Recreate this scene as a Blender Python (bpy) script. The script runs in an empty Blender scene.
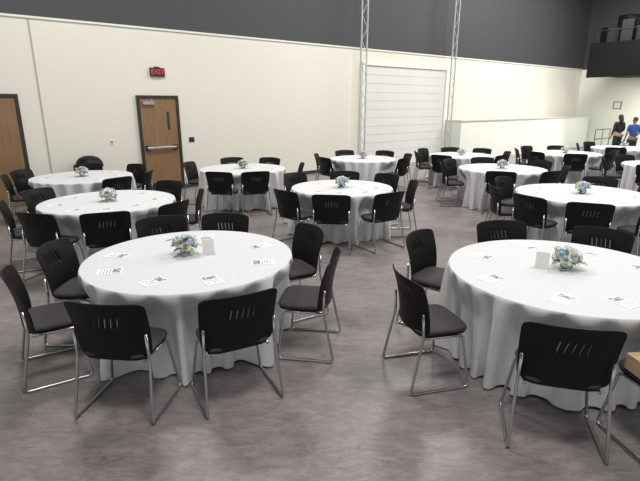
import bpy, bmesh, math, random, time
from mathutils import Vector, Matrix
random.seed(7)
scene=bpy.context.scene
COL=scene.collection
try: scene.view_settings.view_transform='Standard'
except Exception: pass

# ------------------------------------------------------------ materials
def new_mat(name):
    m=bpy.data.materials.new(name); m.use_nodes=True
    return m, m.node_tree, m.node_tree.nodes['Principled BSDF']
def simple(name,col,rough=0.5,metal=0.0,noise=0.0,scale=20,bump=0.0,emis=None,estr=0,trans=0,spec=None):
    m,nt,b=new_mat(name)
    b.inputs['Base Color'].default_value=(*col,1)
    b.inputs['Roughness'].default_value=rough
    b.inputs['Metallic'].default_value=metal
    if spec is not None: b.inputs['Specular IOR Level'].default_value=spec
    if trans: b.inputs['Transmission Weight'].default_value=trans
    if emis: 
        b.inputs['Emission Color'].default_value=(*emis,1); b.inputs['Emission Strength'].default_value=estr
    if noise or bump:
        tc=nt.nodes.new('ShaderNodeTexCoord'); n=nt.nodes.new('ShaderNodeTexNoise')
        n.inputs['Scale'].default_value=scale; n.inputs['Detail'].default_value=4
        nt.links.new(tc.outputs['Object'],n.inputs['Vector'])
        if noise:
            r=nt.nodes.new('ShaderNodeValToRGB')
            r.color_ramp.elements[0].position=0.3; r.color_ramp.elements[1].position=0.7
            r.color_ramp.elements[0].color=(*[c*(1-noise) for c in col],1)
            r.color_ramp.elements[1].color=(*[min(1,c*(1+noise)) for c in col],1)
            nt.links.new(n.outputs['Fac'],r.inputs['Fac']); nt.links.new(r.outputs['Color'],b.inputs['Base Color'])
        if bump:
            bp=nt.nodes.new('ShaderNodeBump'); bp.inputs['Strength'].default_value=bump; bp.inputs['Distance'].default_value=0.01
            nt.links.new(n.outputs['Fac'],bp.inputs['Height']); nt.links.new(bp.outputs['Normal'],b.inputs['Normal'])
    return m

def math_node(nt,op,a=None,b=None,va=0.0,vb=0.0):
    n=nt.nodes.new('ShaderNodeMath'); n.operation=op
    n.inputs[0].default_value=va; n.inputs[1].default_value=vb
    if a is not None: nt.links.new(a,n.inputs[0])
    if b is not None: nt.links.new(b,n.inputs[1])
    return n.outputs[0]
def mix_col(nt,fac,c1,c2):
    n=nt.nodes.new('ShaderNodeMix'); n.data_type='RGBA'
    def s(i,v):
        if isinstance(v,tuple): n.inputs[i].default_value=(*v,1)
        else: nt.links.new(v,n.inputs[i])
    if isinstance(fac,float): n.inputs[0].default_value=fac
    else: nt.links.new(fac,n.inputs[0])
    s(6,c1); s(7,c2)
    return n.outputs[2]

def floor_mat():
    m,nt,b=new_mat('stained_floor')
    tc=nt.nodes.new('ShaderNodeTexCoord')
    mp=nt.nodes.new('ShaderNodeMapping'); mp.inputs['Rotation'].default_value=(0,0,math.radians(28)); mp.inputs['Scale'].default_value=(1,3.0,1)
    nt.links.new(tc.outputs['Object'],mp.inputs['Vector'])
    n1=nt.nodes.new('ShaderNodeTexNoise'); n1.inputs['Scale'].default_value=2.4; n1.inputs['Detail'].default_value=10; n1.inputs['Roughness'].default_value=0.8; n1.inputs['Distortion'].default_value=0.5
    n2=nt.nodes.new('ShaderNodeTexNoise'); n2.inputs['Scale'].default_value=6; n2.inputs['Detail'].default_value=14; n2.inputs['Roughness'].default_value=0.85; n2.inputs['Distortion'].default_value=1.0
    nt.links.new(tc.outputs['Object'],n1.inputs['Vector']); nt.links.new(mp.outputs[0],n2.inputs['Vector'])
    r1=nt.nodes.new('ShaderNodeValToRGB'); e=r1.color_ramp.elements
    e[0].position=0.3; e[0].color=(0.220,0.196,0.196,1); e[1].position=0.7; e[1].color=(0.305,0.278,0.274,1)
    nt.links.new(n1.outputs['Fac'],r1.inputs['Fac'])
    # thin vein streaks where the noise crosses its mid value, plus darker mottling
    v=math_node(nt,'ABSOLUTE',math_node(nt,'SUBTRACT',n2.outputs['Fac'],None,vb=0.5))
    r3=nt.nodes.new('ShaderNodeValToRGB'); e=r3.color_ramp.elements
    e[0].position=0.0; e[0].color=(0.55,0.53,0.53,1); e[1].position=0.035; e[1].color=(1,1,1,1)
    nt.links.new(v,r3.inputs['Fac'])
    r2=nt.nodes.new('ShaderNodeValToRGB'); e=r2.color_ramp.elements
    e[0].position=0.38; e[0].color=(0.45,0.43,0.43,1); e[1].position=0.52; e[1].color=(1.05,1.04,1.03,1)
    nt.links.new(n2.outputs['Fac'],r2.inputs['Fac'])
    mul=nt.nodes.new('ShaderNodeMix'); mul.data_type='RGBA'; mul.blend_type='MULTIPLY'; mul.inputs[0].default_value=0.8
    nt.links.new(r1.outputs[0],mul.inputs[6]); nt.links.new(r2.outputs[0],mul.inputs[7])
    mu2=nt.nodes.new('ShaderNodeMix'); mu2.data_type='RGBA'; mu2.blend_type='MULTIPLY'; mu2.inputs[0].default_value=0.45
    nt.links.new(mul.outputs[2],mu2.inputs[6]); nt.links.new(r3.outputs[0],mu2.inputs[7])
    nt.links.new(mu2.outputs[2],b.inputs['Base Color'])
    rr=nt.nodes.new('ShaderNodeMapRange'); rr.inputs['To Min'].default_value=0.30; rr.inputs['To Max'].default_value=0.43
    nt.links.new(n2.outputs['Fac'],rr.inputs['Value']); nt.links.new(rr.outputs[0],b.inputs['Roughness'])
    bp=nt.nodes.new('ShaderNodeBump'); bp.inputs['Strength'].default_value=0.12; bp.inputs['Distance'].default_value=0.01
    nt.links.new(n2.outputs['Fac'],bp.inputs['Height']); nt.links.new(bp.outputs[0],b.inputs['Normal'])
    return m

def wall_mat(name,axis):
    m,nt,b=new_mat(name)
    tc=nt.nodes.new('ShaderNodeTexCoord'); sp=nt.nodes.new('ShaderNodeSeparateXYZ')
    nt.links.new(tc.outputs['Object'],sp.inputs[0])
    n=nt.nodes.new('ShaderNodeTexNoise'); n.inputs['Scale'].default_value=0.6; nt.links.new(tc.outputs['Object'],n.inputs['Vector'])
    if axis==0: light=mix_col(nt,n.outputs['Fac'],(0.80,0.775,0.685),(0.77,0.75,0.665))
    else: light=mix_col(nt,n.outputs['Fac'],(0.84,0.86,0.78),(0.82,0.84,0.76))
    ax=sp.outputs[axis]
    fr=math_node(nt,'FRACT',math_node(nt,'DIVIDE',ax,None,vb=3.8))
    seam=math_node(nt,'LESS_THAN',fr,None,vb=0.006)
    dark=mix_col(nt,seam,(0.054,0.057,0.061),(0.046,0.049,0.053))
    up=math_node(nt,'GREATER_THAN',sp.outputs[2],None,vb=3.66)
    c=mix_col(nt,up,light,dark)
    nt.links.new(c,b.inputs['Base Color'])
    b.inputs['Roughness'].default_value=0.6
    return m

def wood_mat():
    m,nt,b=new_mat('oak_door_veneer')
    tc=nt.nodes.new('ShaderNodeTexCoord'); mp=nt.nodes.new('ShaderNodeMapping'); mp.inputs['Scale'].default_value=(9,9,0.9)
    nt.links.new(tc.outputs['Object'],mp.inputs[0])
    n=nt.nodes.new('ShaderNodeTexNoise'); n.inputs['Scale'].default_value=2.2; n.inputs['Detail'].default_value=6; n.inputs['Distortion'].default_value=1.0
    nt.links.new(mp.outputs[0],n.inputs['Vector'])
    r=nt.nodes.new('ShaderNodeValToRGB'); e=r.color_ramp.elements
    e[0].position=0.3; e[0].color=(0.215,0.122,0.058,1); e[1].position=0.7; e[1].color=(0.285,0.170,0.084,1)
    nt.links.new(n.outputs['Fac'],r.inputs[0]); nt.links.new(r.outputs[0],b.inputs['Base Color']); b.inputs['Roughness'].default_value=0.4
    return m

def cloth_mat():
    m,nt,b=new_mat('white_polyester_cloth')
    b.inputs['Base Color'].default_value=(0.665,0.67,0.68,1); b.inputs['Roughness'].default_value=0.8
    b.inputs['Specular IOR Level'].default_value=0.2
    tc=nt.nodes.new('ShaderNodeTexCoord'); sp=nt.nodes.new('ShaderNodeSeparateXYZ'); nt.links.new(tc.outputs['Object'],sp.inputs[0])
    n=nt.nodes.new('ShaderNodeTexNoise'); n.inputs['Scale'].default_value=5; n.inputs['Detail'].default_value=6; n.inputs['Distortion'].default_value=1.5
    nt.links.new(tc.outputs['Object'],n.inputs['Vector'])
    hs=[]
    for k in (0,1):
        s=math_node(nt,'PINGPONG',math_node(nt,'ADD',sp.outputs[k],None,vb=0.13),None,vb=0.21)
        hs.append(math_node(nt,'LESS_THAN',s,None,vb=0.004))
    cr=math_node(nt,'MAXIMUM',hs[0],hs[1])
    h=math_node(nt,'ADD',math_node(nt,'MULTIPLY',n.outputs['Fac'],None,vb=1.0),math_node(nt,'MULTIPLY',cr,None,vb=0.25))
    bp=nt.nodes.new('ShaderNodeBump'); bp.inputs['Strength'].default_value=0.35; bp.inputs['Distance'].default_value=0.012
    nt.links.new(h,bp.inputs['Height']); nt.links.new(bp.outputs['Normal'],b.inputs['Normal'])
    return m

def program_mat():
    m,nt,b=new_mat('printed_card')
    tc=nt.nodes.new('ShaderNodeTexCoord'); sp=nt.nodes.new('ShaderNodeSeparateXYZ'); nt.links.new(tc.outputs['Object'],sp.inputs[0])
    x,y=sp.outputs[0],sp.outputs[1]
    n=nt.nodes.new('ShaderNodeTexNoise'); n.inputs['Scale'].default_value=30; nt.links.new(tc.outputs['Object'],n.inputs['Vector'])
    lines=math_node(nt,'LESS_THAN',math_node(nt,'FRACT',math_node(nt,'MULTIPLY',y,None,vb=45)),None,vb=0.5)
    inx=math_node(nt,'LESS_THAN',math_node(nt,'ABSOLUTE',x),None,vb=0.053)
    iny=math_node(nt,'LESS_THAN',math_node(nt,'ABSOLUTE',y),None,vb=0.082)
    br=math_node(nt,'GREATER_THAN',n.outputs['Fac'],None,vb=0.40)
    txt=math_node(nt,'MULTIPLY',math_node(nt,'MULTIPLY',lines,inx),math_node(nt,'MULTIPLY',iny,br))
    c=mix_col(nt,math_node(nt,'MULTIPLY',txt,None,vb=0.7),(0.97,0.97,0.96),(0.08,0.10,0.13))
    up=math_node(nt,'MULTIPLY',math_node(nt,'GREATER_THAN',y,None,vb=0.03),math_node(nt,'MULTIPLY',inx,iny))
    blob=math_node(nt,'MULTIPLY',up,math_node(nt,'GREATER_THAN',n.outputs['Fac'],None,vb=0.47))
    c=mix_col(nt,up,c,(0.48,0.54,0.60))
    c=mix_col(nt,blob,c,(0.13,0.17,0.23))
    nt.links.new(c,b.inputs['Base Color']); b.inputs['Roughness'].default_value=0.5
    return m

M_floor=floor_mat()
M_wall=wall_mat('two_tone_wall',0); M_wall2=wall_mat('two_tone_wall_side',1)
M_white=simple('painted_low_wall',(0.80,0.82,0.75),0.6,noise=0.02,scale=1)
M_ceil=simple('ceiling_grey',(0.3,0.3,0.3),0.8,noise=0.05,scale=1)
M_wood=wood_mat()
M_frame=simple('dark_bronze_frame',(0.03,0.028,0.026),0.4)
M_base=simple('rubber_baseboard',(0.03,0.03,0.03),0.6)
M_steel=simple('brushed_steel',(0.6,0.6,0.6),0.3,1.0,noise=0.05,scale=60)
M_chrome=simple('chrome_tube',(0.50,0.50,0.51),0.22,1.0)
M_black=simple('black_plastic',(0.007,0.007,0.0075),0.5,noise=0.1,scale=40,spec=0.22)
M_seat=simple('charcoal_upholstery',(0.058,0.053,0.055),0.8,noise=0.3,scale=220,bump=0.15,spec=0.25)
M_cloth=cloth_mat()
M_ttop=simple('laminate_tabletop',(0.45,0.38,0.3),0.5,noise=0.1)
M_roll=simple('white_door_panel',(0.74,0.75,0.72),0.5,noise=0.02,scale=2)
M_truss=simple('galvanised_truss',(0.50,0.51,0.50),0.5,0.1)
M_glass=simple('clear_glass',(0.9,0.95,0.95),0.05,trans=0.9)
M_prog=program_mat()
M_card=simple('white_card',(0.76,0.76,0.74),0.6,noise=0.02)
M_leaf=simple('green_leaf',(0.13,0.24,0.09),0.6,noise=0.35,scale=40)
M_eu=simple('dusty_green_leaf',(0.30,0.41,0.27),0.6,noise=0.2,scale=40)
M_rw=simple('white_petal',(0.92,0.92,0.90),0.6,noise=0.03,scale=60)
M_bl=simple('blue_petal',(0.40,0.54,0.80),0.6,noise=0.25,scale=50)
M_pk=simple('cream_petal',(0.90,0.86,0.75),0.6,noise=0.05,scale=60)
M_redled=simple('red_letters',(0.5,0.02,0.02),0.4,emis=(1,0.02,0.03),estr=0.6)
M_skin=simple('skin',(0.50,0.30,0.21),0.5,noise=0.05)
M_skin2=simple('skin_dark',(0.30,0.17,0.11),0.5,noise=0.05)
M_hair=simple('dark_hair',(0.02,0.014,0.01),0.6,noise=0.3,scale=80)
M_blue=simple('blue_shirt',(0.02,0.09,0.32),0.8,noise=0.1)
M_darktop=simple('black_top',(0.012,0.011,0.012),0.8,noise=0.1)
M_pants=simple('dark_trousers',(0.02,0.022,0.03),0.8,noise=0.1)
M_shoe=simple('black_shoe',(0.015,0.015,0.015),0.5)
M_lip=simple('lips',(0.4,0.15,0.12),0.5)
M_box=simple('cardboard',(0.42,0.30,0.18),0.8,noise=0.1,scale=30)
M_matte=simple('matte_black',(0.008,0.008,0.009),0.7,noise=0.1)
M_grey=simple('mid_grey_plastic',(0.25,0.26,0.27),0.5)
M_cone=simple('speaker_cone',(0.03,0.03,0.03),0.7)
M_screen=simple('glossy_screen',(0.03,0.05,0.10),0.15)

# ------------------------------------------------------------ mesh helpers
def mesh_obj(name,verts,faces,mat,smooth=False,parent=None,loc=(0,0,0)):
    me=bpy.data.meshes.new(name); me.from_pydata([tuple(v) for v in verts],[],faces); me.update()
    bm=bmesh.new(); bm.from_mesh(me); bmesh.ops.recalc_face_normals(bm,faces=bm.faces); bm.to_mesh(me); bm.free()
    if mat: me.materials.append(mat)
    if smooth:
        for p in me.polygons: p.use_smooth=True
    o=bpy.data.objects.new(name,me); COL.objects.link(o); o.location=loc
    if parent: o.parent=parent
    return o
def box_data(x0,x1,y0,y1,z0,z1,off=0):
    v=[(x0,y0,z0),(x1,y0,z0),(x1,y1,z0),(x0,y1,z0),(x0,y0,z1),(x1,y0,z1),(x1,y1,z1),(x0,y1,z1)]
    f=[(0,3,2,1),(4,5,6,7),(0,1,5,4),(1,2,6,5),(2,3,7,6),(3,0,4,7)]
    return v,[tuple(i+off for i in q) for q in f]
def box(name,b,mat,parent=None,bev=0.0,loc=(0,0,0)):
    v,f=box_data(*b); o=mesh_obj(name,v,f,mat,parent=parent,loc=loc)
    if bev:
        md=o.modifiers.new('bevel','BEVEL'); md.width=bev; md.segments=2
    return o
def boxes(name,bs,mat,parent=None,loc=(0,0,0)):
    V=[];F=[]
    for b in bs:
        v,f=box_data(*b,off=len(V)); V+=v; F+=f
    me=bpy.data.meshes.new(name); me.from_pydata(V,[],F); me.update(); me.materials.append(mat)
    o=bpy.data.objects.new(name,me); COL.objects.link(o); o.location=loc
    if parent:o.parent=parent
    return o
def empty(name,loc=(0,0,0),rz=0):
    e=bpy.data.objects.new(name,None); COL.objects.link(e); e.location=loc; e.rotation_euler=(0,0,rz); e.empty_display_size=0.2
    return e
def round_path(pts,rad=0.04,n=4):
    pts=[Vector(p) for p in pts]; out=[pts[0]]
    for i in range(1,len(pts)-1):
        a,b,c=pts[i-1],pts[i],pts[i+1]
        r=min(rad,(a-b).length*0.45,(c-b).length*0.45)
        p0=b+(a-b).normalized()*r; p2=b+(c-b).normalized()*r
        for k in range(n+1):
            t=k/n; out.append(p0*(1-t)**2+b*2*t*(1-t)+p2*t*t)
    out.append(pts[-1]); return out
def tube_data(path,r,seg=8,off=0):
    V=[];F=[]; n=len(path)
    nrm=None
    for i,p in enumerate(path):
        d=(path[min(i+1,n-1)]-path[max(i-1,0)]).normalized()
        if nrm is None:
            up=Vector((0,0,1)) if abs(d.z)<0.9 else Vector((1,0,0))
            nrm=d.cross(up).normalized()
        else:
            nrm=(nrm-d*nrm.dot(d)).normalized()
        bn=d.cross(nrm)
        for k in range(seg):
            a=2*math.pi*k/seg; V.append(p+nrm*math.cos(a)*r+bn*math.sin(a)*r)
    for i in range(n-1):
        for k in range(seg):
            k2=(k+1)%seg
            F.append((off+i*seg+k,off+i*seg+k2,off+(i+1)*seg+k2,off+(i+1)*seg+k))
    F.append(tuple(off+k for k in range(seg))[::-1]); F.append(tuple(off+(n-1)*seg+k for k in range(seg)))
    return V,F
def tubes(name,paths,r,mat,parent=None,seg=8,rad=0.04,loc=(0,0,0)):
    V=[];F=[]
    for p in paths:
        v,f=tube_data(round_path(p,rad),r,seg,len(V)); V+=v;F+=f
    return mesh_obj(name,V,F,mat,True,parent,loc)
def lathe(name,prof,mat,parent=None,seg=24,loc=(0,0,0),closed=True):
    V=[];F=[]
    for (r,z) in prof:
        for k in range(seg):
            a=2*math.pi*k/seg; V.append((r*math.cos(a),r*math.sin(a),z))
    for i in range(len(prof)-1):
        for k in range(seg):
            k2=(k+1)%seg; F.append((i*seg+k,i*seg+k2,(i+1)*seg+k2,(i+1)*seg+k))
    if closed:
        F.append(tuple(range(seg))[::-1]); F.append(tuple((len(prof)-1)*seg+k for k in range(seg)))
    return mesh_obj(name,V,F,mat,True,parent,loc)
def slab(name,hx,hy,prof,mat,parent=None,loc=(0,0,0),n=4.0,seg=40,dome=0.0):
    V=[];F=[]
    for (ins,z) in prof:
        for k in range(seg):
            a=2*math.pi*k/seg; c,s=math.cos(a),math.sin(a)
            V.append(((hx-ins)*math.copysign(abs(c)**(2/n),c),(hy-ins)*math.copysign(abs(s)**(2/n),s),z))
    for i in range(len(prof)-1):
        for k in range(seg):
            k2=(k+1)%seg; F.append((i*seg+k,i*seg+k2,(i+1)*seg+k2,(i+1)*seg+k))
    F.append(tuple(range(seg))[::-1]); F.append(tuple((len(prof)-1)*seg+k for k in range(seg)))
    return mesh_obj(name,V,F,mat,True,parent,loc)
def tag(o,label,cat,group=None):
    o['label']=label; o['category']=cat
    if group:o['group']=group
def struct(o): o['kind']='structure'; return o
def copy_thing(root,loc,rz):
    def rec(o,par):
        c=o.copy(); COL.objects.link(c)
        if par is not None:
            c.parent=par; c.matrix_parent_inverse=o.matrix_parent_inverse.copy()
        for ch in list(o.children):
            if ch.name in names: rec(ch,c)
        return c
    names={x.name for x in root.children_recursive}
    c=rec(root,None); c.location=loc; c.rotation_euler=(0,0,rz); return c

# ------------------------------------------------------------ drape simulation (run first, on an almost empty scene)
RT0=0.885; NIN=24; NOUT=26; NT=NIN+NOUT; DROP=0.745
def ring_radius(k):
    if k<=NIN-1: return (RT0-0.006)*k/(NIN-1)
    if k==NIN: return RT0
    return RT0+DROP*(k-NIN)/NOUT
def drape(seed):
    rr=random.Random(seed)
    n=NT; V=[]; idx={}; rads=[]
    ox,oy=rr.uniform(-.012,.012),rr.uniform(-.012,.012)
    P=[(rr.choice((2,3,4,5,6,7)),rr.random()*6.28,rr.uniform(.4,1.0)) for _ in range(6)]
    for i in range(-n,n+1):
        for j in range(-n,n+1):
            k=max(abs(i),abs(j))
            if k==0: x=y=0.0; th=0
            else:
                if abs(i)>=abs(j): th=(math.pi/4)*(j/abs(i)) ; th=th if i>0 else math.pi-th
                else: th=math.pi/2-(math.pi/4)*(i/abs(j)); th=th if j>0 else -th
                r=ring_radius(k)
                x,y=r*math.cos(th),r*math.sin(th)
            z=0.752
            if k>NIN:
                t=(k-NIN)/NOUT
                z-=0.040*t*sum(a*math.sin(m*th+p) for m,p,a in P)/1.5+0.02*t
                x+=ox*t; y+=oy*t
            idx[(i,j)]=len(V); V.append((x,y,z)); rads.append(k)
    F=[(idx[(i,j)],idx[(i+1,j)],idx[(i+1,j+1)],idx[(i,j+1)]) for i in range(-n,n) for j in range(-n,n)]
    me=bpy.data.meshes.new('sim'); me.from_pydata(V,[],F); me.update()
    o=bpy.data.objects.new('sim',me); COL.objects.link(o)
    vg=o.vertex_groups.new(name='pin'); vg.add([q for q,k in enumerate(rads) if k<=NIN],1.0,'REPLACE')
    md=o.modifiers.new('cloth','CLOTH'); s=md.settings
    s.vertex_group_mass='pin'; s.quality=7; s.mass=0.25; s.air_damping=1.5
    s.tension_stiffness=15; s.compression_stiffness=15; s.shear_stiffness=5; s.bending_stiffness=4.0
    s.tension_damping=5; s.compression_damping=5; s.shear_damping=5; s.bending_damping=0.5
    md.point_cache.frame_start=1; md.point_cache.frame_end=80
    try: md.collision_settings.use_collision=False
    except Exception: pass
    t0=time.time()
    for f in range(1,72):
        scene.frame_set(f)
        if time.time()-t0>60: break
    dg=bpy.context.evaluated_depsgraph_get(); ev=o.evaluated_get(dg); m2=ev.to_mesh()
    out=[v.co.copy() for v in m2.vertices]; ev.to_mesh_clear()
    bpy.data.objects.remove(o); scene.frame_set(1)
    return out,F,rads
try:
    DRAPES=[drape(1),drape(2)]
    for d in DRAPES:
        zm=min(v.z for v in d[0]); rm=max(math.hypot(v.x,v.y) for v in d[0])
        if not(-0.1<zm<0.35 and rm<1.5): raise RuntimeError('bad drape %s %s'%(zm,rm))
except Exception as ex:
    print('DRAPE FAIL',ex); DRAPES=None

# ------------------------------------------------------------ room shell
WA=math.radians(38.5); WO=Vector((-3.9,11.5,0)); CA,SA=math.cos(WA),math.sin(WA)
def wp(s,y,z=0): return Vector((WO.x+s*CA-y*SA, WO.y+s*SA+y*CA, z))
def on_wall(o):
    o.location=WO; o.rotation_euler=(0,0,WA); return o
fl=mesh_obj('floor',[(-16,-4,0),(30,-4,0),(30,34,0),(-16,34,0)],[(0,1,2,3)],M_floor); struct(fl)
S0,S1=-12,21.6; HT=8.0
w=struct(on_wall(box('wall_back',(S0,S1+0.2,0.0,0.2,0,HT),M_wall)))
w2=struct(on_wall(box('wall_right',(S1,S1+0.2,-18,0,0,HT),M_wall2)))
cl=struct(on_wall(box('ceiling',(S0-2,S1+0.2,-22,0.2,HT,HT+0.1),M_ceil)))
D1,D2=-3.17,0.12
for i,(a,b) in enumerate([(S0,D1-0.5),(D1+0.5,D2-0.5),(D2+0.5,6.6)]):
    o=struct(on_wall(box('baseboard_back' ,(a,b,-0.015,0,0.0,0.10),M_base)))
o=struct(on_wall(box('trim_1',(S0,S1,-0.03,0,3.64,3.68),M_white)))
o=struct(on_wall(box('trim_2',(-2.30,-2.27,-0.012,0,0.1,3.64),simple('beige_joint',(0.45,0.43,0.37),0.6))))

def wooden_door(name,s,full):
    e=empty(name,wp(s,0),WA); struct(e); e.scale=(0.93,1,1.01)
    boxes('door_frame',[(-0.53,-0.46,-0.06,0,0,2.2),(0.46,0.53,-0.06,0,0,2.2),(-0.46,0.46,-0.06,0,2.13,2.2)],M_frame,e)
    if full:
        boxes('door_leaf',[(-0.455,0.19,-0.045,0,0.01,2.125),(0.26,0.455,-0.045,0,0.01,2.125),(0.19,0.26,-0.045,0,0.01,1.42),(0.19,0.26,-0.045,0,1.84,2.125)],M_wood,e)
        box('vision_panel',(0.19,0.26,-0.03,-0.01,1.42,1.84),simple('dark_glass',(0.05,0.04,0.03),0.1),e)
        box('push_bar',(-0.40,0.36,-0.13,-0.09,1.0,1.05),M_steel,e,0.012)
        boxes('push_bar_mount',[(-0.42,-0.34,-0.10,-0.045,0.96,1.08),(0.3,0.4,-0.10,-0.045,0.96,1.08)],M_frame,e)
        boxes('door_closer',[(-0.40,-0.12,-0.11,-0.045,2.0,2.07),(-0.2,-0.17,-0.13,-0.11,2.05,2.12)],M_steel,e)
        boxes('kick_plate',[(-0.43,0.43,-0.05,-0.045,0.03,0.2)],M_frame,e)
    else:
        box('door_leaf',(-0.455,0.455,-0.045,0,0.01,2.125),M_wood,e)
        lathe('door_knob',[(0.01,0),(0.012,0.03),(0.03,0.045),(0.03,0.06),(0.01,0.07)],M_steel,e,16).matrix_local=Matrix.Translation((-0.39,-0.045,1.0))@Matrix.Rotation(math.pi/2,4,'X')
    return e
wooden_door('door_1',D1,False); wooden_door('door_2',D2,True)

e=empty('door_3',wp(8.72,0),WA); struct(e)
bs=[]; nsec=12; hh=3.18/nsec
for k in range(nsec):
    z0=k*hh+0.01
    bs.append((-2.02,2.02,-0.05,0,z0,z0+hh-0.009))
boxes('door_panel',bs,M_roll,e)
boxes('panel_joint',[(-2.02,2.02,-0.042,0,0,3.18)],simple('joint_grey',(0.45,0.45,0.43),0.7),e)  # even grey backing that shows in the gaps between door panels
boxes('door_track',[(-2.12,-2.03,-0.09,0,0,3.25),(2.03,2.12,-0.09,0,0,3.25),(-2.12,2.12,-0.09,0,3.19,3.27)],M_white,e)

def truss(s,y=-0.42):
    e=empty('steel_truss_column',wp(s,y),WA)
    wd=0.115
    boxes('chord',[(-wd-0.015,-wd+0.015,-0.02,0.02,0,HT-0.02)],M_truss,e)
    boxes('chord',[(wd-0.015,wd+0.015,-0.02,0.02,0,HT-0.02)],M_truss,e)
    z=0.1; side=1; pts=[]
    while z<HT-0.1:
        pts.append((side*wd*0.9,0,z)); side=-side; z+=0.34
    tubes('zigzag_web',[pts],0.009,M_truss,e,6,0.01)
    boxes('base_plate',[(-0.2,0.2,-0.12,0.12,0,0.02)],M_truss,e)
    tag(e,'pale grey open-web steel truss column standing against the wall','steel column','truss columns beside the overhead door')
truss(6.32); truss(10.66,-0.42)

# exit sign
e=empty('exit_sign',wp(0.17,-0.0,2.64),WA)
box('housing',(-0.17,0.17,-0.06,0.0,0,0.19),M_frame,e,0.01)
cu=bpy.data.curves.new('exit_lettering','FONT'); cu.body='EXIT'; cu.size=0.15; cu.align_x='CENTER'; cu.align_y='CENTER'; cu.extrude=0.003; cu.offset=0.001
t=bpy.data.objects.new('tmp_text',cu); COL.objects.link(t)
bpy.context.view_layer.update()
me=bpy.data.meshes.new_from_object(t.evaluated_get(bpy.context.evaluated_depsgraph_get())); bpy.data.objects.remove(t)
me.materials.clear(); me.materials.append(M_redled)
t=bpy.data.objects.new('exit_lettering',me); COL.objects.link(t); t.parent=e; t.location=(0,-0.064,0.095); t.rotation_euler=(math.pi/2,0,0)
box('mounting_canopy',(-0.06,0.06,-0.04,0,0.19,0.215),M_frame,e)
tag(e,'dark exit sign with glowing red EXIT letters above wooden door','exit sign')

def plate(s,z,wid,hei,mat,name,label,cat):
    e=empty(name,wp(s,0,z),WA)
    box('plate',(-wid/2,wid/2,-0.012,0,0,hei),mat,e,0.003)
    box('toggle',(-wid/6,wid/6,-0.024,-0.012,hei*0.35,hei*0.65),M_frame,e)
    tag(e,label,cat)
plate(0.90,1.12,0.14,0.12,M_screen,'wall_keypad','small dark blue keypad plate on the cream wall','wall keypad')
plate(-1.0,1.15,0.08,0.12,M_card,'light_switch','small white light switch on the cream wall','light switch')
e=empty('wall_notice',wp(S1,-1.85,1.8),WA-math.pi/2)
box('notice_frame',(-0.17,0.17,-0.03,0,0,0.34),M_frame,e,0.004)
box('notice_sheet',(-0.14,0.14,-0.034,-0.03,0.03,0.31),M_card,e)
tag(e,'small dark-framed white notice hanging on the wall','framed notice')

LY=-0.62; LE=21.4
V=[(10.95,LE,LY-0.12,LY,0,1.42),(10.95,11.07,LY,0,0,1.42)]
o=boxes('wall_low',V,M_white); on_wall(o); struct(o)
o=boxes('trim_3',[(10.92,LE+0.03,LY-0.15,LY+0.03,1.42,1.46),(10.92,11.10,LY+0.03,-0.03,1.42,1.46)],simple('cap_grey_white',(0.6,0.61,0.57),0.5)); on_wall(o); struct(o)
e=empty('handrail',wp(20.3,-1.9),WA)
tubes('rail_pipe',[[(-0.8,0,0),(-0.8,0,0.9),(0.8,0,0.9),(0.8,0,0)],[(-0.8,0,0.48),(0.8,0,0.48)]],0.016,M_matte,e,8)
tubes('post',[[(0,0,0),(0,0,0.9)]],0.014,M_matte,e,8)
tag(e,'black pipe handrail beside the low white wall','handrail')

e=empty('audio_loft',wp(19.75,-6,0),WA)
box('loft_body',(-1.7,1.84,-5,4.2,3.2,4.35),M_matte,e,0.02)
boxes('loft_fascia',[(-1.8,-1.71,-5,4.2,3.1,4.45)],M_black,e)
tubes('loft_rail',[[(-1.76,4.1,4.45),(-1.76,4.1,4.9),(-1.76,-4.9,4.9),(-1.76,-4.9,4.45)]],0.02,M_matte,e,8)
tag(e,'black raised audio loft mounted high on the wall','loft')
def speaker(y,z,s,k=(1,1,1),rot=0,rx=0):
    e=empty('loudspeaker',wp(s,y,z),WA-math.radians(60)+rot); e.scale=k; e.rotation_euler[0]=rx
    box('cabinet',(-0.28,0.28,-0.2,0.25,0,0.75),M_black,e,0.03)
    box('grille',(-0.25,0.25,-0.215,-0.2,0.04,0.71),M_matte,e)
    tag(e,'square black loudspeaker cabinet on top of the loft','loudspeaker','loudspeakers on the loft')
speaker(-2.2,4.36,18.8,(1.1,1,1.0),0.45); speaker(-2.8,4.36,18.85,(0.8,1,1.3),-0.3); speaker(-3.4,4.36,18.85,(1.2,1,0.9),0.1)
speaker(-2.5,4.36,19.7,(1.2,1.2,1.7),0.6); speaker(-3.4,4.36,19.7,(1.0,1.2,1.9),0.1); speaker(-4.3,4.36,19.0,(1.2,1.2,1.5),0.1)

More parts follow.
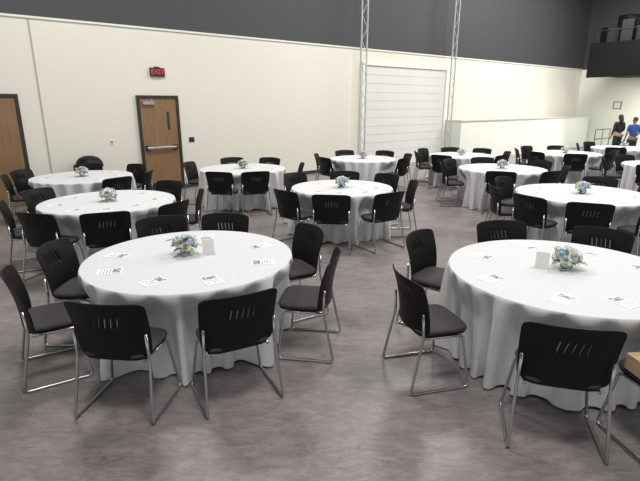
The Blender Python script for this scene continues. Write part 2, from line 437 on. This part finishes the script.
# ------------------------------------------------------------ chair prototype
def make_chair():
    e=empty('banquet_chair')
    us=[-1,-0.965,-0.90,-0.78,-0.62]; sl=[-0.30,-0.15,0.0,0.15,0.30]
    for c in sl: us+= [c-0.014,c+0.014, c+0.075] if c<0.25 else [c-0.014,c+0.014]
    us+=[-0.46,0.46,0.62,0.78,0.90,0.965,1]; us=sorted(us)
    ws=[0,0.02,0.06,0.12,0.22,0.34,0.46,0.56,0.62,0.68,0.74,0.86,0.94,0.98,1]
    V=[];F=[]
    W,Hh=0.272,0.415
    for wv in ws:
        for u in us:
            uu=u+0.28*(wv-0.5)*(1-u*u)
            k=abs(2*wv-1)
            hw=(W-0.018*(1-wv))*(1-0.045*k**16)
            zz=0.440+Hh*(0.5+(wv-0.5)*(1-0.075*abs(uu)**12))-0.012*(uu*uu)*wv
            V.append((uu*hw, -0.198+0.072*uu*uu-0.075*wv*wv, zz))
    n=len(us)
    for j in range(len(ws)-1):
        for i in range(n-1):
            um=(us[i]+us[i+1])/2; wm=(ws[j]+ws[j+1])/2
            if 0.56<wm<0.75 and (us[i+1]-us[i])<0.04 and min(abs(um-c) for c in sl)<0.01: continue
            F.append((j*n+i,j*n+i+1,(j+1)*n+i+1,(j+1)*n+i))
    b=mesh_obj('backrest',V,F,M_black,True,e)
    md=b.modifiers.new('thick','SOLIDIFY'); md.thickness=0.008; md.offset=0
    slab('seat',0.233,0.207,[(0.03,0.438),(0.006,0.440),(0.0,0.45),(0.004,0.464),(0.016,0.472),(0.05,0.477),(0.14,0.477)],M_seat,e,(0,0.020,0),n=5)
    slab('seat_shell',0.223,0.20,[(0.02,0.418),(0.0,0.425),(0.0,0.437)],M_black,e,(0,0.02,0),n=5)
    for sx in (-1,1):
        p=[(sx*0.244,-0.176,0.62),(sx*0.250,-0.168,0.44),(sx*0.272,-0.255,0.012),(sx*0.272,0.205,0.012),(sx*0.215,0.165,0.408),(sx*0.205,-0.15,0.408)]
        tubes('sled_leg',[p],0.0105,M_chrome,e,8,0.035)
    tubes('crossbar',[[(-0.207,0.10,0.406),(0.207,0.10,0.406)],[(-0.207,-0.1,0.406),(0.207,-0.1,0.406)]],0.009,M_chrome,e,8)
    e['label']='black stacking chair with slotted plastic back and chrome sled legs'; e['category']='chair'
    return e
CH=make_chair()

# ------------------------------------------------------------ flowers
def petals_mesh(name,mat,R,rings,rnd):
    V=[];F=[]
    for (n,tilt,rad,h,size) in rings:
        for k in range(n):
            a=2*math.pi*(k+rnd.random()*0.3)/n
            base=len(V)
            for j in range(4):
                t=j/3
                for i in range(3):
                    s=(i-1)
                    w_=size*math.sin(0.35+t*2.1)*0.75*s
                    rr=rad*0.3+rad*math.sin(t*1.5+0.1)*math.cos(tilt*(1-t*0.3)) -0.15*abs(s)*size
                    zz=h+size*1.3*t*math.sin(tilt)-0.1*abs(s)*size
                    x=rr*math.cos(a)-w_*math.sin(a); y=rr*math.sin(a)+w_*math.cos(a)
                    V.append((x*R,y*R,zz*R))
            for j in range(3):
                for i in range(2):
                    q=base+j*3+i; F.append((q,q+1,q+4,q+3))
    me=bpy.data.meshes.new(name); me.from_pydata(V,[],F); me.materials.append(mat)
    for p in me.polygons:p.use_smooth=True
    return me
rn=random.Random(3)
ROSE=lambda mat:petals_mesh('rose_petals',mat,0.042,[(3,1.5,0.25,0.1,0.6),(4,1.3,0.5,0.0,0.7),(6,1.0,0.8,-0.1,0.8),(7,0.6,1.1,-0.2,0.8)],rn)
ME_ROSE=ROSE(M_rw); ME_CREAM=ROSE(M_pk)
def hydr():
    V=[];F=[]
    for k in range(46):
        z=1-1.5*(k+0.5)/46; r=math.sqrt(max(0,1-z*z)); a=k*2.399
        c=Vector((r*math.cos(a),r*math.sin(a),z)); t=c.cross(Vector((0,0,1)) if abs(c.z)<0.9 else Vector((1,0,0))).normalized(); b=c.cross(t)
        ph=rn.random()*3
        for q in range(4):
            an=ph+q*math.pi/2; d=t*math.cos(an)+b*math.sin(an); e_=t*-math.sin(an)+b*math.cos(an)
            i=len(V); P=c*0.038
            V+= [P, P+d*0.009+e_*0.007+c*0.003, P+d*0.018+c*0.001, P+d*0.009-e_*0.007+c*0.003]; F.append((i,i+1,i+2,i+3))
    me=bpy.data.meshes.new('hydrangea_petals'); me.from_pydata([tuple(v) for v in V],[],F); me.materials.append(M_bl); return me
ME_HY=hydr()
def leaves(mat,n,seed,L):
    rr=random.Random(seed); V=[];F=[]
    for k in range(n):
        a=rr.random()*6.283; el=rr.uniform(-0.25,0.8); d=Vector((math.cos(a)*math.cos(el),math.sin(a)*math.cos(el),math.sin(el)))
        s=d.cross(Vector((0,0,1))).normalized(); u=s.cross(d)
        l=L*rr.uniform(0.7,1.3); w_=l*0.22; P=d*0.04; i=len(V)
        V+=[P,P+d*l*0.35+s*w_,P+d*l*0.75+s*w_*0.8-u*0.01,P+d*l-u*0.025,P+d*l*0.75-s*w_*0.8-u*0.01,P+d*l*0.35-s*w_,P+d*l*0.5+u*0.005]
        F+=[(i,i+1,i+6),(i+1,i+2,i+6),(i+2,i+3,i+6),(i+3,i+4,i+6),(i+4,i+5,i+6),(i+5,i,i+6)]
    me=bpy.data.meshes.new('leaf_blades'); me.from_pydata([tuple(v) for v in V],[],F); me.materials.append(mat); return me
ME_L1=leaves(M_leaf,20,1,0.11); ME_L2=leaves(M_eu,12,2,0.13)
def part(name,me,par,loc,rot=(0,0,0),sc=1):
    o=bpy.data.objects.new(name,me); COL.objects.link(o); o.parent=par; o.location=loc; o.rotation_euler=rot; o.scale=(sc,)*3; return o
def make_center():
    e=empty('flower_centerpiece')
    lathe('glass_vase',[(0.040,0.0),(0.052,0.012),(0.058,0.045),(0.052,0.085),(0.05,0.09),(0.047,0.088),(0.050,0.05),(0.044,0.02),(0.03,0.012)],M_glass,e,24)
    part('foliage',ME_L1,e,(0,0,0.08)); part('foliage',ME_L2,e,(0,0,0.09))
    dirs=[('w',0.9,0.5),('b',2.2,0.55),('w',3.4,0.5),('w',4.4,0.45),('b',5.5,0.6),('w',0.1,1.5),('c',1.6,0.1),('b',5.0,0.0),('w',3.7,1.0),('w',2.8,0.1),('w',6.2,0.35)]
    for k,a,el in dirs:
        d=Vector((math.cos(a)*math.cos(el),math.sin(a)*math.cos(el),math.sin(el)))
        me,nm={'w':(ME_ROSE,'white_rose'),'c':(ME_CREAM,'cream_rose'),'b':(ME_HY,'blue_hydrangea')}[k]
        q=d.to_track_quat('Z','Y').to_euler()
        part(nm,me,e,Vector((d.x*0.10,d.y*0.10,d.z*0.08+0.10)),q,0.92)
    e.scale=(0.86,0.86,0.86)
    return e
CP=make_center(); CP['label']='low white rose and blue hydrangea arrangement in glass bowl'; CP['category']='flower arrangement'; CP['group']='flower centerpieces on the tables'

def make_prog():
    o=box('program_card',(-0.065,0.065,-0.095,0.095,0,0.003),M_prog); 
    tag(o,'white printed program card lying on the tablecloth','paper card','program cards on the tables'); return o
PG=make_prog()
def tent_card(loc,rz):
    V=[(-0.05,-0.025,0),(0.05,-0.025,0),(0.05,0.0,0.13),(-0.05,0.0,0.13),(0.05,0.025,0),(-0.05,0.025,0)]
    o=mesh_obj('tent_card',V,[(0,1,2,3),(3,2,4,5)],M_card,loc=loc); o.rotation_euler=(0,0,rz)
    md=o.modifiers.new('t','SOLIDIFY'); md.thickness=0.0015
    tag(o,'folded white tent card standing beside the flowers','table card','tent cards on the tables')

# ------------------------------------------------------------ tables
def make_table(x,y,rt,angs,idx,cdx=0.0,cdy=0.0):
    angs=[(a+(0.0,)*(3-len(a))) if isinstance(a,tuple) else (a,0.0,0.0) for a in angs]
    rr=random.Random(100+idx)
    e=empty('round_table',(x,y,0))
    if DRAPES:
        co,F,rads=DRAPES[idx%2]
        rot=rr.random()*6.283 if idx>1 else 0.4
        cr,sr=math.cos(rot),math.sin(rot); V=[]
        for v,k in zip(co,rads):
            px,py=v.x*cr-v.y*sr, v.x*sr+v.y*cr
            r=math.hypot(px,py); th=math.atan2(py,px)
            if k<=NIN: R=r*rt/RT0
            else: R=r-RT0+rt
            z=max(0.008,v.z)
            if k>NIN:
                for a,dr,_ in angs:
                    d=(th-math.radians(a)+math.pi)%(2*math.pi)-math.pi
                    wgt=math.exp(-(d/0.33)**8)*min(1,max(0,(0.70-z)/0.16))
                    if wgt<0.01: continue
                    tgt=rt-0.155+dr+0.32*max(-0.25,min(0.1,R-rt))
                    R=R*(1-wgt)+min(R,tgt)*wgt
            V.append((R*math.cos(th),R*math.sin(th),z))
        mesh_obj('tablecloth',V,F,M_cloth,True,e)
    else:
        N=240; ph=[rr.random()*6.28 for _ in range(8)]
        def fold(th):
            w1=th+0.12*math.sin(3*th+ph[3])+0.07*math.sin(7*th+ph[4])
            return 0.45*math.sin(11*w1+ph[0])+0.50*math.sin(21*w1+ph[1]+0.8*math.sin(4*th+ph[5]))+0.40*math.sin(37*w1+ph[2])
        allrows=[(0.3,0.752),(0.6,0.752),(rt-0.03,0.752),(rt-0.004,0.7515),(rt+0.003,0.747)]+[(None,0.738*(1-q/16)) for q in range(17)]
        V=[(0,0,0.752)];F=[]
        for (r,z) in allrows:
            for k in range(N):
                th=2*math.pi*k/N; R=r
                if r is None:
                    t=(0.738-z)/0.738; fo=fold(th); R=rt+0.006+0.058*t**0.55*fo+0.04*t; z=max(z,0.01)
                    for a,_,_ in angs:
                        d=(th-math.radians(a)+math.pi)%(2*math.pi)-math.pi
                        wgt=math.exp(-(d/0.32)**8)*min(1,max(0,(0.70-z)/0.16)); tgt=rt-0.140+0.026*fo
                        R=R*(1-wgt)+min(R,tgt)*wgt
                V.append((R*math.cos(th),R*math.sin(th),z))
        for k in range(N): F.append((0,1+k,1+(k+1)%N))
        for j in range(len(allrows)-1):
            for k in range(N):
                k2=(k+1)%N; F.append((1+j*N+k,1+j*N+k2,1+(j+1)*N+k2,1+(j+1)*N+k)[::-1])
        mesh_obj('tablecloth',V,F,M_cloth,True,e)
    lathe('tabletop',[(rt-0.02,0.72),(rt-0.015,0.735),(rt-0.02,0.746)],M_ttop,e,48)
    for sx in (-0.4,0.4):
        tubes('leg',[[(sx,-0.32,0.72),(sx,-0.30,0.012),(sx,0.30,0.012),(sx,0.32,0.72)]],0.013,M_grey,e,8)
    tag(e,'round banquet table with a floor-length white cloth','table','round banquet tables')
    for a,dr,dro in angs:
        ar=math.radians(a+rr.uniform(-1.5,1.5)); R=rt+0.125+rr.uniform(0,0.03)+dr
        c=copy_thing(CH,(x+R*math.cos(ar),y+R*math.sin(ar),0),ar+math.pi/2+math.radians(rr.uniform(-3,3)+dro))
        c['group']='black chairs around the banquet tables'
    c=copy_thing(CP,(x+cdx,y+cdy,0.7525),rr.random()*6.28)
    for a,_,_ in angs:
        ar=math.radians(a+rr.uniform(-5,5)); R=rt-0.23+rr.uniform(-0.03,0.03)
        p=PG.copy(); COL.objects.link(p); p.location=(x+R*math.cos(ar),y+R*math.sin(ar),0.7525)
        p.rotation_euler=(0,0,ar+math.pi/2+math.radians(rr.uniform(-30,30)))
    return e
TABLES=[
 (-1.13,3.95,0.88,[(-148,0.09),(-102,0.0,5),-61,(-11,0.04),31,86,120,176],-0.06,0.06),
 (1.96,3.58,0.90,[(-117,0.05,9),(-168,0.12),(143,0.05),92,50,(-82,0.04),10],0.03,0.05),
 (-2.90,6.42,0.87,[-69,-107,-27,11,65,164,-150]),
 (-4.36,8.71,0.86,[-38,5,60,110,175,-150]),
 (-1.59,9.84,0.87,[-103,-70,5,70,110,168]),
 (0.35,7.52,0.80,[-100,-56,0,45,86,133,-137]),
 (1.05,11.7,0.80,[-150,-40,5,55,110,175]),
 (3.68,12.5,0.82,[-130,-50,-5,45,90,135,180]),
 (3.76,9.84,0.86,[-112,-62,-18,28,90,135,178]),
 (3.90,6.99,0.92,[-148,-114,-75,-30,10,50,130,172]),
 (6.65,13.05,0.88,[-150,-105,-58,-10,75,120,165]),
 (9.2,14.6,0.88,[-130,-80,-35,10,60,110,155]),
 (7.6,10.4,0.88,[-140,-95,-50,0,50,100,150]),
]
for i,t in enumerate(TABLES): make_table(t[0],t[1],t[2],t[3],i,*(t[4:] if len(t)>4 else ()))
for root in (CH,CP,PG):
    for o in list(root.children_recursive)+[root]: bpy.data.objects.remove(o)
tent_card((-0.99,4.03,0.7525),math.radians(12))
tent_card((1.80,3.65,0.7525),math.radians(-25))

e=empty('cardboard_box',(1.98,2.53,0.478),0.1)
box('carton',(-0.11,0.11,-0.07,0.07,0,0.10),M_box,e,0.003)
boxes('tape',[(-0.112,0.112,-0.018,0.018,0.0995,0.1012)],simple('tan_tape',(0.5,0.38,0.22),0.4),e)
tag(e,'small brown cardboard box on a chair seat','box')

e=empty('waste_bin',(-4.93,10.22,0))
lathe('bin_body',[(0.2,0),(0.21,0.02),(0.25,0.72),(0.255,0.76)],M_black,e,28)
lathe('domed_lid',[(0.27,0.745),(0.272,0.78),(0.25,0.86),(0.19,0.93),(0.1,0.965),(0.02,0.975)],M_black,e,28)
tag(e,'round black waste bin with domed lid against the wall','waste bin')

# ------------------------------------------------------------ people
def skin_obj(name,joints,edges,mat,parent,root=0,sub=2):
    keys=list(joints); idx={k:i for i,k in enumerate(keys)}
    me=bpy.data.meshes.new(name); me.from_pydata([joints[k][0] for k in keys],[(idx[a],idx[b]) for a,b in edges],[]); me.update()
    o=bpy.data.objects.new(name,me); COL.objects.link(o); o.parent=parent
    md=o.modifiers.new('skin','SKIN'); md.use_smooth_shade=True
    if not me.skin_vertices: me.skin_vertices.new()
    for i,k in enumerate(keys):
        r=joints[k][1]; d=me.skin_vertices[0].data[i]
        d.radius=r if isinstance(r,tuple) else (r,r); d.use_root=(i==root)
    sb=o.modifiers.new('sub','SUBSURF'); sb.levels=sub; sb.render_levels=sub
    me.materials.append(mat); return o
def person(loc,rz,sc,shirt,skin,longhair,arms,label,longsleeve=False):
    e=empty('person',loc,rz); e.scale=(sc,)*3
    J={'pelvis':((0,0,.95),(.125,.10)),'waist':((0,0,1.08),(.115,.085)),'chest':((0,.0,1.28),(.14,.10)),'nb':((0,.01,1.43),(.065,.06)),
       'neck':((0,0,1.49),.048),'jaw':((0,-.02,1.545),(.062,.068)),'head':((0,-.01,1.61),(.075,.09)),'crown':((0,0,1.67),(.06,.07))}
    E=[('pelvis','waist'),('waist','chest'),('chest','nb'),('nb','neck'),('neck','jaw'),('jaw','head'),('head','crown')]
    S={'waist':((0,0,.97),(.14,.115)),'mid':((0,0,1.1),(.13,.105)),'chest':((0,0,1.28),(.155,.115)),'nb':((0,.01,1.42),(.075,.07))}
    SE=[('waist','mid'),('mid','chest'),('chest','nb')]
    P={'pelvis':((0,0,.96),(.135,.11))}; PE=[]
    for n,sx in (('l',1),('r',-1)):
        el,wr=arms[n]
        el=Vector((sx*el[0],el[1],el[2])); wr=Vector((sx*wr[0],wr[1],wr[2])); d=(wr-el).normalized()
        J['sh'+n]=((sx*.165,0,1.39),.052); J['el'+n]=(tuple(el),.038); J['wr'+n]=(tuple(wr),.025); pm=wr+d*.06; J['pm'+n]=(tuple(pm),(.034,.018))
        E+=[('chest','sh'+n),('sh'+n,'el'+n),('el'+n,'wr'+n),('wr'+n,'pm'+n)]
        side=d.cross(Vector((0,0,1))).normalized() if abs(d.z)<.95 else Vector((0,1,0))
        dn=Vector((0,0,-1)) if abs(d.z)<.8 else Vector((0,-.6,-.2))
        for f,(o_,L) in enumerate([(-.03,.065),(-.01,.08),(.01,.075),(.028,.058)]):
            a=pm+side*o_+d*.03; b=a+d*L*.55; c=b+(d*.6+dn*.6)*L*.5
            for q,(pt,r) in enumerate(((a,.0095),(b,.0085),(c,.007))): J[f'f{n}{f}{q}']=(tuple(pt),r)
            E+=[('pm'+n,f'f{n}{f}0'),(f'f{n}{f}0',f'f{n}{f}1'),(f'f{n}{f}1',f'f{n}{f}2')]
        a=wr+d*.03-side*.035; b=a+d*.035-side*.02+dn*.01
        J['t0'+n]=(tuple(a),.011); J['t1'+n]=(tuple(b),.009); E+=[('wr'+n,'t0'+n),('t0'+n,'t1'+n)]
        J['hp'+n]=((sx*.09,0,.88),.08); J['kn'+n]=((sx*.10,-.02,.5),.055); J['an'+n]=((sx*.10,.01,.09),.037); J['to'+n]=((sx*.115,-.13,.04),.035)
        E+=[('pelvis','hp'+n),('hp'+n,'kn'+n),('kn'+n,'an'+n),('an'+n,'to'+n)]
        S['sh'+n]=((sx*.17,0,1.385),.066); S['em'+n]=(tuple(Vector((sx*.165,0,1.39)).lerp(el,1.0 if longsleeve else .8)),.054); SE+=[('chest','sh'+n),('sh'+n,'em'+n)]
        if longsleeve: S['cu'+n]=(tuple(el.lerp(wr,.92)),.038); SE+=[('em'+n,'cu'+n)]
        P['hp'+n]=((sx*.09,0,.87),.098); P['kn'+n]=((sx*.10,-.02,.5),.073); P['an'+n]=((sx*.10,.01,.08),.062)
        PE+=[('pelvis','hp'+n),('hp'+n,'kn'+n),('kn'+n,'an'+n)]
        slab('shoe',.048,.13,[(.004,0),(0,.01),(0,.03),(.012,.06),(.03,.075)],M_shoe,e,(sx*.108,-.05,0),n=2.6,seg=20)
    skin_obj('body',J,E,skin,e); skin_obj('shirt',S,SE,shirt,e); skin_obj('trousers',P,PE,M_pants,e)
    V=[];F=[];ns,nr=20,9
    for j in range(nr):
        ph=j/(nr-1)*1.75
        for k in range(ns):
            a=2*math.pi*k/ns; back=0.5+0.5*math.sin(a)
            lim=0.75+1.0*back; p=min(ph,lim)
            r=.103*math.sin(p)+0.001; z=1.625+.103*math.cos(p)
            if longhair and j>5: z-=(j-5)*.075*back**2; r*=1+.05*(j-5)*back
            V.append((r*math.cos(a)*.9,.008+r*math.sin(a)*1.05,z))
    for j in range(nr-1):
        for k in range(ns):
            k2=(k+1)%ns; F.append((j*ns+k,j*ns+k2,(j+1)*ns+k2,(j+1)*ns+k))
    F.append(tuple(range(ns)))
    h=mesh_obj('hair',V,F,M_hair,True,e); md=h.modifiers.new('t','SOLIDIFY'); md.thickness=.012
    for sx in (-1,1):
        lathe('eye',[(.001,-.008),(.007,-.004),(.008,0),(.007,.004),(.001,.008)],M_hair,e,10,(sx*.028,-.098,1.60))
        lathe('ear',[(.004,-.03),(.014,-.015),(.017,0),(.014,.02),(.004,.03)],skin,e,10,(sx*.078,.0,1.59))
    mesh_obj('nose',[(0,-.095,1.61),(-.014,-.09,1.565),(.014,-.09,1.565),(0,-.122,1.57)],[(0,1,3),(0,3,2),(1,2,3),(0,2,1)],skin,False,e)
    slab('mouth',.022,.006,[(.002,-.006),(0,0),(.002,.006)],M_lip,e,(0,-.088,1.54),n=2,seg=14)
    tag(e,label,'person'); return e
dwn={'l':((.22,.03,1.13),(.23,-.06,.90)),'r':((.23,-.03,1.14),(.17,-.2,1.0))}
person((11.35,18.5,0),math.radians(185),0.96,M_darktop,M_skin,True,dwn,'standing person with long dark hair in a black top',True)
person((10.95,17.0,0),math.radians(170),0.93,M_blue,M_skin2,False,dwn,'standing person with short dark hair in a blue shirt')

# ------------------------------------------------------------ lights
def area(loc,size,power,col=(1,0.975,0.945)):
    l=bpy.data.lights.new('ceiling_and_fill_light','AREA'); l.shape='RECTANGLE'; l.size=size[0]; l.size_y=size[1]; l.energy=power; l.color=col
    o=bpy.data.objects.new('ceiling_and_fill_light',l); COL.objects.link(o); o.location=loc; o.rotation_euler=(0,0,WA)
for (s,y,pw) in [(-2,-4,320),(5,-4,330),(12,-4,380),(16.4,-4,560),(-3,-11,300),(4,-11,310),(11,-11,370),(16,-11,460)]:
    p=wp(s,y); area((p.x,p.y,7.7),(1.6,1.6),pw)
p=wp(19.6,-4.6); area((p.x,p.y,3.16),(0.5,2.5),200,(1.0,1.0,0.92))  # added fill light under the loft, brightens the end wall
wd=bpy.data.worlds.new('world'); scene.world=wd; wd.use_nodes=True
bg=wd.node_tree.nodes['Background']; bg.inputs[0].default_value=(0.98,0.98,1.0,1); bg.inputs[1].default_value=0.6

# ------------------------------------------------------------ camera
cam=bpy.data.cameras.new('camera'); co=bpy.data.objects.new('camera',cam); COL.objects.link(co)
cam.sensor_width=36; cam.lens=475/640*36; cam.clip_end=200
co.location=(0,0,2.03); co.rotation_euler=(math.radians(90-16.03),0,0)
scene.camera=co
